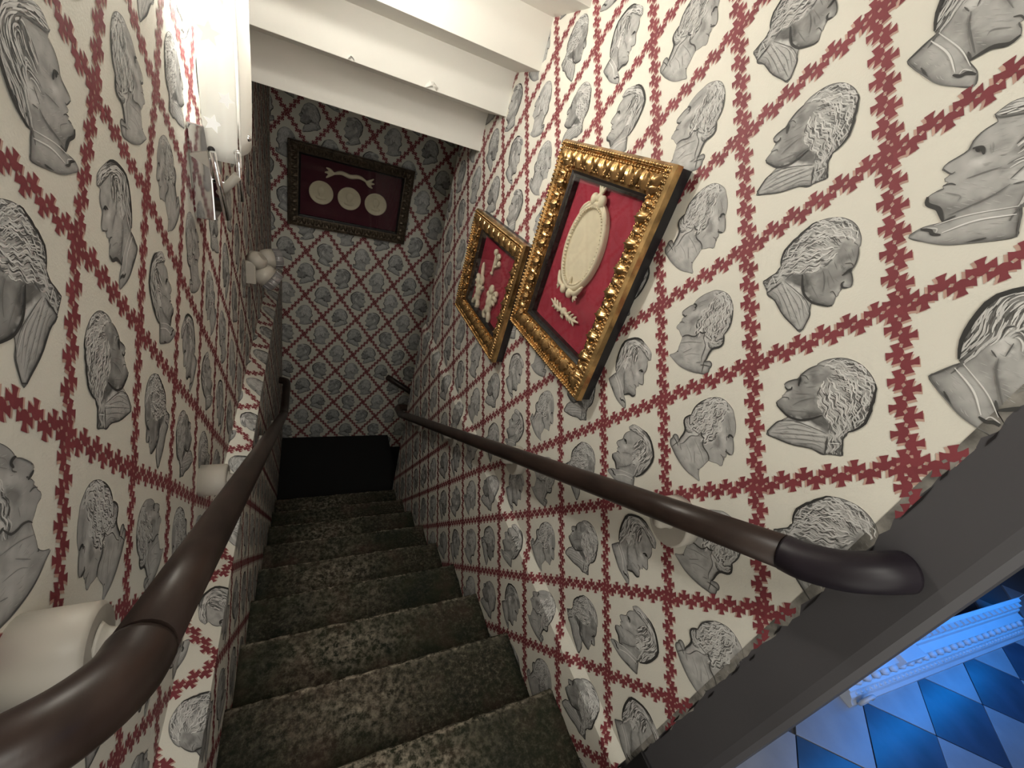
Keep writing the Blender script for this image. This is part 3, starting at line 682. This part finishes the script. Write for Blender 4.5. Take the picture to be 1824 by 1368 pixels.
XA = .90
hr = thing('handrail', 'long dark wooden handrail sloping down along the right wall below the gilt frames', 'handrail', (XA, 1.8, rail_z(1.8)))
obj('rail', MB().tube([(XA, y, rail_z(y)) for y in np.linspace(.232, 3.42, 12)], RR, 24), m_wood, hr)
obj('rail_elbow', MB().tube(smooth_path([(XA, .234, rail_z(.234)), (XA + .003, .200, -.532), (XA + .022, .155, -.50), (XA + .055, .125, -.472), (XA + .098, .108, -.458)], 7), RR + .0015, 24), m_wood_shaded, hr)
obj('rail_return', MB().tube(smooth_path([(XA, 3.42, rail_z(3.42)), (XA - .002, 3.52, -2.66), (XA, 3.57, -2.675), (XA + .04, 3.60, -2.68), (XA + .16, 3.60, -2.70)], 7), RR, 18), m_wood, hr)
for y in (.50, 1.34, 2.15, 2.95):
    standoff(hr, XR, XA, y, rail_z(y) - .062, rail_z(y), .072, .052, 'r')

XB = -.167
hl = thing('handrail', 'dark wooden handrail in the left foreground with white cylinder brackets', 'handrail', (XB, 1.8, rail_z(1.8)))
obj('rail', MB().tube([(XB, y, rail_z(y)) for y in np.linspace(.352, 3.45, 14)], RR, 24), m_wood, hl)
obj('rail_elbow', MB().tube(smooth_path([(XB, .350, rail_z(.350)), (XB - .004, .318, -.606 - .005), (XB - .018, .284, -.59), (XB - .045, .256, -.575), (XB - .09, .238, -.57), (XB - .164, .232, -.57)], 7), RR + .0015, 24), m_wood, hl)
obj('rail_end', MB().tube(smooth_path([(XB, 3.45, rail_z(3.45)), (XB, 3.56, -2.69), (XB, 3.68, -2.70), (XB, 4.02, -2.70), (XB - .02, 4.08, -2.70), (XB - .069, 4.10, -2.70)], 7), RR, 18), m_wood, hl)
for y in (.44, 1.34, 2.25, 3.1):
    z = rail_z(y) - (.062 if y < 2 else .06)
    if z > ZL + .06: standoff(hl, XL, XB, y, z, rail_z(y), .057, .085, 'l')
    else: standoff(hl, XL2, XB, y, z, rail_z(y), .03, .02, 'l')

hf = thing('handrail', 'black handrail stub on the shadowed end wall, starting beside the right wall', 'handrail', (1.2, 4.6, -3.1))
obj('rail', MB().tube([(.95, YF - .09, -2.92), (1.9, YF - .09, -3.56)], RR, 18), m_wood, hf)
obj('bracket', MB().tube([(1.3, YF, -3.20), (1.3, YF - .09, -3.17)], .02, 12), m_wood, hf)

# ------------------------------------------------------------------ framed shadow boxes
def leaf_mesh(name, m, w, h, d, kind):
    """an acanthus lobe: fluted bulging leaf with a curled tip and two side scrolls"""
    nx, ny = 9, 8; V = []
    for j in range(ny):
        t = j / (ny - 1); half = w * .5 * (math.sin(math.pi * (.18 + .74 * t)) ** .7) * (1 + .16 * math.cos(t * 15))
        for i in range(nx):
            u = i / (nx - 1) * 2 - 1
            z = d * (.25 + .75 * math.sin(math.pi * (.15 + .8 * t))) * (1 - abs(u) ** 2.2) + d * .28 * math.cos(u * 9.5) * (1 - abs(u)) * (1 if kind else .7)
            V.append((u * half, (t - .5) * h, z))
    F = [(j * nx + i, j * nx + i + 1, (j + 1) * nx + i + 1, (j + 1) * nx + i) for j in range(ny - 1) for i in range(nx - 1)]
    mb = MB().add(V, F, True)
    for s in (-1, 1):
        mb.tube([(s * (w * .40 + w * .11 * math.cos(a) * (1 - a / 10)), -h * .30 + w * .16 * math.sin(a) * (1 - a / 10), d * .35) for a in np.linspace(0, 6.5, 10)], w * .05, 5, True)
    return mesh_from(name, mb, m)

def picture(label, mw, w, h, fw, depth, gold, velvet, glass=True, group=None):
    """frame local axes: x right, y up, z out of the wall"""
    root = thing('framed_relief', label, 'framed picture', None, group, mw)
    def ringprofile(name, prof, m):
        """mitred moulding; prof = (inset from the outer edge, height off the wall), closed"""
        V, n = [], len(prof)
        for sx, sy in ((-1, -1), (1, -1), (1, 1), (-1, 1)):
            for r, z in prof: V.append((sx * (w / 2 - r), sy * (h / 2 - r), z))
        F = [(c * n + i, c * n + (i + 1) % n, ((c + 1) % 4) * n + (i + 1) % n, ((c + 1) % 4) * n + i) for c in range(4) for i in range(n)]
        return local(name, MB().add(V, F), m, root)
    k = depth
    ringprofile('frame_back', [(.004, 0), (.004, k * .55), (fw * .8, k * .55), (fw * .8, 0)], m_black)
    ringprofile('gilt_moulding', [(.0, k * .55), (0, k * .86), (fw * .08, k), (fw * .2, k), (fw * .24, k * .88), (fw * .42, k * .84), (fw * .70, k * .78), (fw * .88, k * .62), (fw, k * .60), (fw, k * .45), (fw * .3, k * .45)], gold)
    ringprofile('inner_liner', [(fw * .98, k * .56), (fw * 1.02, k * .60), (fw * 1.09, k * .54), (fw * 1.12, k * .50), (fw * 1.20, k * .44), (fw * 1.20, k * .06), (fw * .98, k * .06)], m_black)
    iw, ih = w - 2 * fw * 1.1, h - 2 * fw * 1.1
    local('velvet_backing', MB().box((-iw / 2, -ih / 2, .002), (iw / 2, ih / 2, k * .10)), velvet, root)
    gp = local('glass_pane', MB().box((-iw / 2, -ih / 2, k * .54), (iw / 2, ih / 2, k * .54 + .003)), m_glass, root)
    # leaf band
    lw = fw * .62
    la = leaf_mesh('leaf_ornament', gold, fw * .52, fw * .66, k * .30, 1); lb = leaf_mesh('leaf_ornament', gold, fw * .34, fw * .50, k * .24, 0)
    for side in range(4):
        ln = w if side % 2 == 0 else h; nn = max(5, int(round((ln - fw) / (fw * .44))))
        for i in range(nn):
            t = -ln / 2 + fw * .55 + (ln - fw * 1.1) * (i + .5) / nn; off = (h if side % 2 == 0 else w) / 2 - fw * .58
            o = bpy.data.objects.new('leaf_ornament', la if i % 2 == 0 else lb); C.objects.link(o); o.parent = root
            a = (0, math.pi / 2, math.pi, -math.pi / 2)[side]
            p = Matrix.Rotation(a, 4, 'Z') @ Vector((t, off, 0))
            o.matrix_local = Matrix.Translation(Vector((p.x * S, p.y * S, k * .74 * S))) @ Matrix.Rotation(a + (math.pi if i % 2 else 0) + .18 * (-1) ** i, 4, 'Z')
    for sx in (-1, 1):
        for sy in (-1, 1):
            o = bpy.data.objects.new('corner_leaf', la); C.objects.link(o); o.parent = root
            o.matrix_local = Matrix.Translation(Vector((sx * (w / 2 - fw * .52) * S, sy * (h / 2 - fw * .52) * S, k * .74 * S))) @ Matrix.Rotation(math.atan2(sy, sx) - math.pi / 2, 4, 'Z') @ Matrix.Scale(1.15, 4)
    mb = MB(); sp = fw * .17
    for side in range(4):
        ln = w if side % 2 == 0 else h; off = (h if side % 2 == 0 else w) / 2 - fw * .13; a = side * math.pi / 2; nb = int(ln * .97 / sp)
        for i in range(nb):
            t = -ln / 2 * .97 + ln * .97 * (i + .5) / nb; p = Matrix.Rotation(a, 4, 'Z') @ Vector((t, off, 0))
            big = i % 4 == 0
            mb.ball((p.x, p.y, k * 1.0), (sp * (.62 if big and side % 2 == 0 else .42), sp * (.62 if big and side % 2 else .42), sp * .5), 6, 4)
            p = Matrix.Rotation(a, 4, 'Z') @ Vector((t * (ln - fw * .34) / ln, off - fw * .17, 0)); mb.ball((p.x, p.y, k * .90), (sp * .36, sp * .36, sp * .45), 6, 4)
    o = local('bead_row', mb, gold, root); o['kind'] = 'stuff'
    mb = MB(); sp = fw * .44
    for side in range(4):
        ln = (w if side % 2 == 0 else h) - 2 * fw * .86; off = (h if side % 2 == 0 else w) / 2 - fw * .86; a = side * math.pi / 2; nb = int(ln / sp)
        R = Matrix.Rotation(a, 4, 'Z')
        for i in range(nb):
            t = -ln / 2 + ln * (i + .5) / nb; p = R @ Vector((t, off, 0)); mb.ball((p.x, p.y, k * .72), (fw * .075, fw * .075, fw * .08), 8, 6)
            for s in (-1, 1):
                P = [R @ Vector((t + s * (fw * .16 + fw * .10 * math.cos(q) * (1 - q / 9)), off + fw * .12 + fw * .10 * math.sin(q) * (1 - q / 9), k * .82)) for q in np.linspace(-1.6, 5, 10)]
                mb.tube([(v.x, v.y, v.z) for v in P], fw * .026, 5)
    o = local('scroll_row', mb, gold, root); o['kind'] = 'stuff'
    return root

def wall_mat(p, q, d, c):
    M = Matrix.Identity(4)
    for i in range(3): M[i][0] = p[i]; M[i][1] = q[i]; M[i][2] = d[i]
    M.translation = wp(*c); return M
right_axes = ((0, -1, 0), (0, 0, 1), (-1, 0, 0)); far_axes = ((1, 0, 0), (0, 0, 1), (0, -1, 0))

def blob_relief(name, balls, tubes, parent, z, voxel=.0035, flat=.5):
    mb = MB()
    for (x, y, rx, ry) in balls: mb.ball((x, y, z), (rx, ry, min(rx, ry) * flat + .004), 14, 10)
    for pts, r in tubes:
        P = smooth_path([(a, b, z) for a, b in pts], 4); n = len(P)
        rs = [r * (1 - .55 * abs(2 * i / (n - 1) - 1) ** 2) for i in range(n)]; mb.tube(P, rs, 10)
    o = local(name, mb, m_ivory, parent)
    rm = o.modifiers.new('fuse', 'REMESH'); rm.mode = 'VOXEL'; rm.voxel_size = voxel * S; rm.use_smooth_shade = True
    sm = o.modifiers.new('soften', 'SMOOTH'); sm.factor = .5; sm.iterations = 2
    return o

def leaf_tubes(cx, cy, ang, L, n=3):
    """a little palmette: n curved blades fanning out of one point"""
    out = []
    for i in range(n):
        a = ang + (i - (n - 1) / 2) * .55
        out.append(([(cx, cy), (cx + L * .5 * math.cos(a - .15), cy + L * .5 * math.sin(a - .15)), (cx + L * math.cos(a), cy + L * math.sin(a))], L * .16))
    return out

# the large frame nearest the viewer
BC = (XR, 1.40, -.332)
big = picture('large gilt frame with an ivory oval plaque on red velvet', wall_mat(*right_axes, BC), .700, .835, .098, .074, m_gold, m_velvet)
lx = lambda y: BC[1] - y; ly = lambda z: z - BC[2]
oz = .010; ocx, ocy, oa, ob = lx(1.425), ly(-.262), .128, .178
mb = MB(); n = 56
V = []
for rr_, z in ((1.0, 0), (1.0, .016), (.96, .024), (.90, .024), (.86, .014), (.80, .012), (0, .013)):
    for k in range(n): V.append((ocx + oa * rr_ * math.cos(2 * math.pi * k / n), ocy + ob * rr_ * math.sin(2 * math.pi * k / n), oz - .003 + z))
mb.add(V, [(r * n + k, r * n + (k + 1) % n, (r + 1) * n + (k + 1) % n, (r + 1) * n + k) for r in range(6) for k in range(n)], True)
oval = local('oval_plaque', mb, m_ivory, big)
mb = MB()
for k in range(64):
    a = 2 * math.pi * k / 64; mb.ball((ocx + oa * .86 * math.cos(a), ocy + ob * .86 * math.sin(a), oz + .017), (.0055, .0055, .006), 6, 4)
bo = obj('bead_border', mb, m_ivory, oval, (0, 0, 0)); bo['kind'] = 'stuff'
ty = ocy + ob
fin = blob_relief('plaque_crest', [(ocx - .028, ty + .002, .020, .024), (ocx + .028, ty + .002, .020, .024), (ocx, ty + .012, .012, .018)],
                  leaf_tubes(ocx, ty + .02, math.pi / 2, .042, 3) + [([(ocx - .05, ty - .012), (ocx - .075, ty - .035), (ocx - .10, ty - .065)], .009), ([(ocx + .05, ty - .012), (ocx + .075, ty - .035), (ocx + .10, ty - .065)], .009)], big, oz + .016)
by = ocy - ob
blob_relief('plaque_foot', [(ocx - .026, by - .006, .019, .022), (ocx + .026, by - .006, .019, .022), (ocx, by + .03, .010, .016)],
            [([(ocx - .025, by), (ocx - .07, by + .01), (ocx - .10, by + .05)], .011), ([(ocx + .025, by), (ocx + .07, by + .01), (ocx + .10, by + .05)], .011), ([(ocx, by + .02), (ocx, by + .06)], .007)] + leaf_tubes(ocx + .06, by - .002, -.5, .03, 3) + leaf_tubes(ocx - .06, by - .002, math.pi + .5, .03, 3), big, oz + .016)
sx, sy = lx(1.405), ly(-.531)
blob_relief('leaf_spray', [(sx, sy, .020, .018)], [([(sx - .125, sy + .006), (sx - .06, sy - .006), (sx, sy), (sx + .06, sy - .006), (sx + .125, sy + .006)], .0085)]
            + [([(sx + s * a, sy - .003), (sx + s * (a + .026), sy + t * .022)], .006) for s in (-1, 1) for a in (.025, .05, .075) for t in (1, -1)] + leaf_tubes(sx, sy - .01, -math.pi / 2, .026, 3), big, oz + .006, voxel=.003)

# the smaller frame further down
SC = (XR, 2.213, -.713)
small = picture('smaller gilt frame with two ivory cherubs on red velvet, farther down the right wall', wall_mat(*right_axes, SC), .780, .660, .096, .074, m_gold, m_velvet)
lx = lambda y: SC[1] - y; ly = lambda z: z - SC[2]
ax, ay = lx(2.235), ly(-.60)
blob_relief('flower_sprig', [(ax - .02, ay + .055, .022, .02), (ax + .035, ay + .045, .022, .02), (ax + .06, ay + .01, .018, .018), (ax - .012, ay - .07, .014, .012)],
            [([(ax - .01, ay - .07), (ax, ay - .01), (ax - .015, ay + .05)], .010), ([(ax, ay - .03), (ax + .02, ay + .01), (ax + .035, ay + .04)], .009), ([(ax, ay - .03), (ax + .035, ay - .015), (ax + .06, ay + .01)], .008)], small, oz + .008)
def cherub(name, x, y, s, horn):
    b = [(x, y, .032, .045), (x + s * .008, y + .068, .026, .028), (x - s * .006, y - .045, .034, .032), (x + s * .008, y + .085, .020, .016)]
    t = [([(x, y + .03), (x + s * .035, y + .025), (x + s * .055, y + .045)], .013), ([(x - s * .01, y + .025), (x - s * .035, y - .005), (x - s * .03, y - .03)], .012),
         ([(x, y - .05), (x + s * .03, y - .085), (x + s * .01, y - .125)], .017), ([(x - s * .015, y - .05), (x - s * .045, y - .085), (x - s * .055, y - .12)], .016),
         ([(x - s * .02, y + .03), (x - s * .065, y + .075), (x - s * .085, y + .06)], .015), ([(x - s * .02, y + .02), (x - s * .065, y + .045), (x - s * .09, y + .03)], .014),
         ([(x - s * .02, y + .01), (x - s * .055, y + .015), (x - s * .075, y - .0)], .012)]
    if horn: t.append(([(x + s * .01, y + .05), (x - s * .02, y + .13), (x - s * .03, y + .175)], .012))
    return blob_relief(name, b, t, small, oz + .012)
cherub('cherub', lx(2.36), ly(-.825), 1, True)
cherub('cherub', lx(2.165), ly(-.815), -1, False)

# the dark frame on the end wall
FC = (.365, YF, -.842)
far = picture('dark frame with three round ivory medallions on dark velvet, on the end wall', wall_mat(*far_axes, FC) @ Matrix.Translation((0, 0, .024)) @ Matrix.Rotation(math.radians(4), 4, 'X'), 1.115, .745, .088, .066, m_gold_dark, m_velvetd)
for k, x in enumerate((.09, .342, .593)):
    cx, cy = x - FC[0], -.874 - FC[2]
    n = 32; mb = MB(); V = []
    for rr_, z in ((1, 0), (1, .012), (.92, .016), (.86, .010), (0, .012)):
        for q in range(n): V.append((cx + .107 * rr_ * math.cos(2 * math.pi * q / n), cy + .107 * rr_ * math.sin(2 * math.pi * q / n), .009 + z))
    mb.add(V, [(r * n + q, r * n + (q + 1) % n, (r + 1) * n + (q + 1) % n, (r + 1) * n + q) for r in range(4) for q in range(n)], True)
    md = local('medallion', mb, m_ivory, far)
    hb = MB().ball((cx, cy + .018, .020), (.034, .042, .012), 14, 8).ball((cx, cy - .045, .018), (.05, .022, .010), 12, 8).ball((cx, cy - .02, .019), (.02, .03, .010), 10, 6)
    obj('portrait_relief', hb, m_ivory, md, (0, 0, 0))
gx, gy = .336 - FC[0], -.685 - FC[2]
blob_relief('ribbon_swag', [], [([(gx - .15, gy + .005), (gx - .08, gy + .03), (gx, gy + .016), (gx + .08, gy + .03), (gx + .15, gy + .005)], .022)]
            + leaf_tubes(gx - .14, gy + .005, math.pi + .05, .085, 3) + leaf_tubes(gx + .14, gy + .005, -.05, .085, 3), far, .016, voxel=.005)

# ------------------------------------------------------------------ wall lamp on the left
sc = thing('wall_lamp', 'wall lamp with opal star-patterned acrylic shade and chrome rods on the left wall', 'lamp', (XL, 1.86, -.1))
obj('back_box', MB().box((XL + .001, 1.665, -.475), (XL + .056, 1.80, -.20)), m_chrome, sc, bevel=.004)
def shade_sheet(pts, z0, z1, bulge, thick=.004, nz=14):
    """bowed sheet: plan curve pts (x, y) extruded upward, swelling at mid height"""
    mb = MB(); cx, cy = -.30, 1.90
    P = smooth_path([(x, y, 0) for x, y in pts], 6); n = len(P)
    for lay in (0, 1):
        V = []
        for j in range(nz):
            t = j / (nz - 1); k = 1 + bulge * math.sin(math.pi * t) - lay * thick / .1
            for p in P: V.append((max(XL + .004, cx + (p.x - cx) * k), cy + (p.y - cy) * k, z0 + (z1 - z0) * t))
        mb.add(V, [(j * n + i, j * n + i + 1, (j + 1) * n + i + 1, (j + 1) * n + i) for j in range(nz - 1) for i in range(n - 1)], True)
    A, B = 0, nz * n
    rim = list(range(n)) + [j * n + n - 1 for j in range(1, nz)] + [(nz - 1) * n + i for i in range(n - 2, -1, -1)] + [j * n for j in range(nz - 2, 0, -1)]
    mb.f += [(rim[i], rim[(i + 1) % len(rim)], B + rim[(i + 1) % len(rim)], B + rim[i]) for i in range(len(rim))]; mb.smooth += [False] * len(rim)
    return mb
obj('shade_panel', shade_sheet([(-.293, 1.675), (-.270, 1.656), (-.238, 1.648), (-.206, 1.660)], -.285, .20, .06), m_opal, sc)
obj('shade_panel', shade_sheet([(-.200, 1.672), (-.190, 1.76), (-.191, 1.86), (-.194, 1.918)], -.262, .20, .05), m_opal, sc)
obj('shade_panel', shade_sheet([(-.196, 1.925), (-.212, 1.975), (-.25, 2.03), (-.315, 2.05)], -.255, .40, .05), m_opal, sc)  # back panel raised out of view, added height dims lamp light down the flight
def star(cx, cz, r, rot):
    pts = []
    for k in range(10):
        a = rot + math.pi * k / 5; q = r if k % 2 == 0 else r * .45; pts.append((cx + q * math.cos(a), cz + q * math.sin(a)))
    return pts
for (x, z, r) in ((-.256, .03, .030), (-.226, -.115, .022), (-.262, -.185, .025), (-.226, .12, .022), (-.272, .125, .018)):
    t = (z + .285) / .485; k = 1 + .06 * math.sin(math.pi * t)
    yb = float(np.interp(x, [-.293, -.270, -.238, -.206], [1.675, 1.656, 1.648, 1.660])); yb = 1.90 + (yb - 1.90) * k
    obj('star_inlay', MB().prism(star(x, z, r, .4 + 30 * x), 1, yb - .006, yb - .003), m_star, sc)
for (x, y, z, m) in ((-.272, 1.648, -.258, m_black), (-.206, 1.645, -.250, m_chrome), (-.188, 1.76, -.215, m_chrome)):
    obj('shade_screw', MB().ball((x, y, z), .010, 10, 8), m, sc)
obj('chrome_rod', MB().tube([(-.262, 1.605, -.256), (-.242, 1.640, -.456)], .0085, 12), m_chrome, sc)
obj('chrome_rod', MB().tube([(-.2015, 1.632, -.246), (-.2015, 1.645, -.390)], .0085, 12), m_chrome, sc)
obj('shade_clip', MB().add([(-.325, 1.640, -.285), (-.283, 1.655, -.312), (-.283, 1.655, -.266), (-.325, 1.640, -.281), (-.325, 1.70, -.285), (-.283, 1.70, -.312), (-.283, 1.70, -.266), (-.325, 1.70, -.281)],
    [(0, 1, 2, 3), (4, 7, 6, 5), (0, 4, 5, 1), (1, 5, 6, 2), (2, 6, 7, 3), (3, 7, 4, 0)]), m_cream, sc)
obj('cross_tube', MB().tube([(-.258, 1.648, -.382), (-.205, 1.633, -.312)], .0125, 16), m_cream, sc)
obj('lamp_holder', MB().tube([(XL + .05, 1.73, -.36), (-.235, 1.642, -.352)], .007, 10), m_chrome, sc)
obj('lamp_tube', MB().tube([(-.262, 1.86, .10), (-.262, 1.86, .55)], .013, 14), m_bulb, sc)
for z, w in ((.10, .04), (.30, .60), (.50, .36)):
    lamp = light('lamp_light', 'POINT', (-.235, 1.86, z), LAMP_W * w, (1.0, 0.98, 0.90), .03); lamp.parent = sc
    lamp.location = Vector(((-.235 - XL) * S, 0, (z + .1) * S))

# ------------------------------------------------------------------ emergency light
em = thing('emergency_light', 'small cream twin-headed emergency light on the left wall below the lamp', 'emergency light', (XL, 2.85, -1.06))
obj('housing', MB().box((XL + .001, 2.74, -1.12), (XL + .055, 2.96, -.985)), m_cream, em, bevel=.008)
def head(c, d, r, first):
    d = Vector(d).normalized(); c = Vector(c)
    P = [c - d * r * .95, c - d * r * .85, c - d * r * .55, c - d * r * .15, c + d * r * .35]
    b = obj('lamp_head', MB().tube(P, [r * .35, r * .6, r * .88, r * .99, r], 24), m_cream, em)
    le = mesh_from('lens', MB().tube([c + d * r * .351, c + d * r * 1.10, c + d * r * 1.13], [r * .93, r * .93, r * .88], 24), m_clear, tuple(em['_o']))
    o = bpy.data.objects.new('lens', le); C.objects.link(o); o.parent = b
    n1 = d.orthogonal().normalized(); n2 = d.cross(n1)
    for q in range(11):
        a = 2 * math.pi * q / 11; w = (n1 * math.cos(a) + n2 * math.sin(a)) * r * .93
        rb = bpy.data.objects.new('lens_rib', mesh_from('lens_rib', MB().tube([c + d * r * .36 + w, c + d * r * 1.1 + w], r * .085, 8), m_clear, tuple(em['_o']))); C.objects.link(rb); rb.parent = b
head((-.235, 2.80, -1.075), (.8, -.02, -.62), .066, True)
head((-.225, 2.93, -1.015), (.9, .35, .06), .062, False)
obj('swivel_cap', MB().tube([(-.285, 2.80, -1.00), (-.262, 2.78, -.972), (-.245, 2.78, -.955)], [.055, .052, .036], 20), m_cream, em)
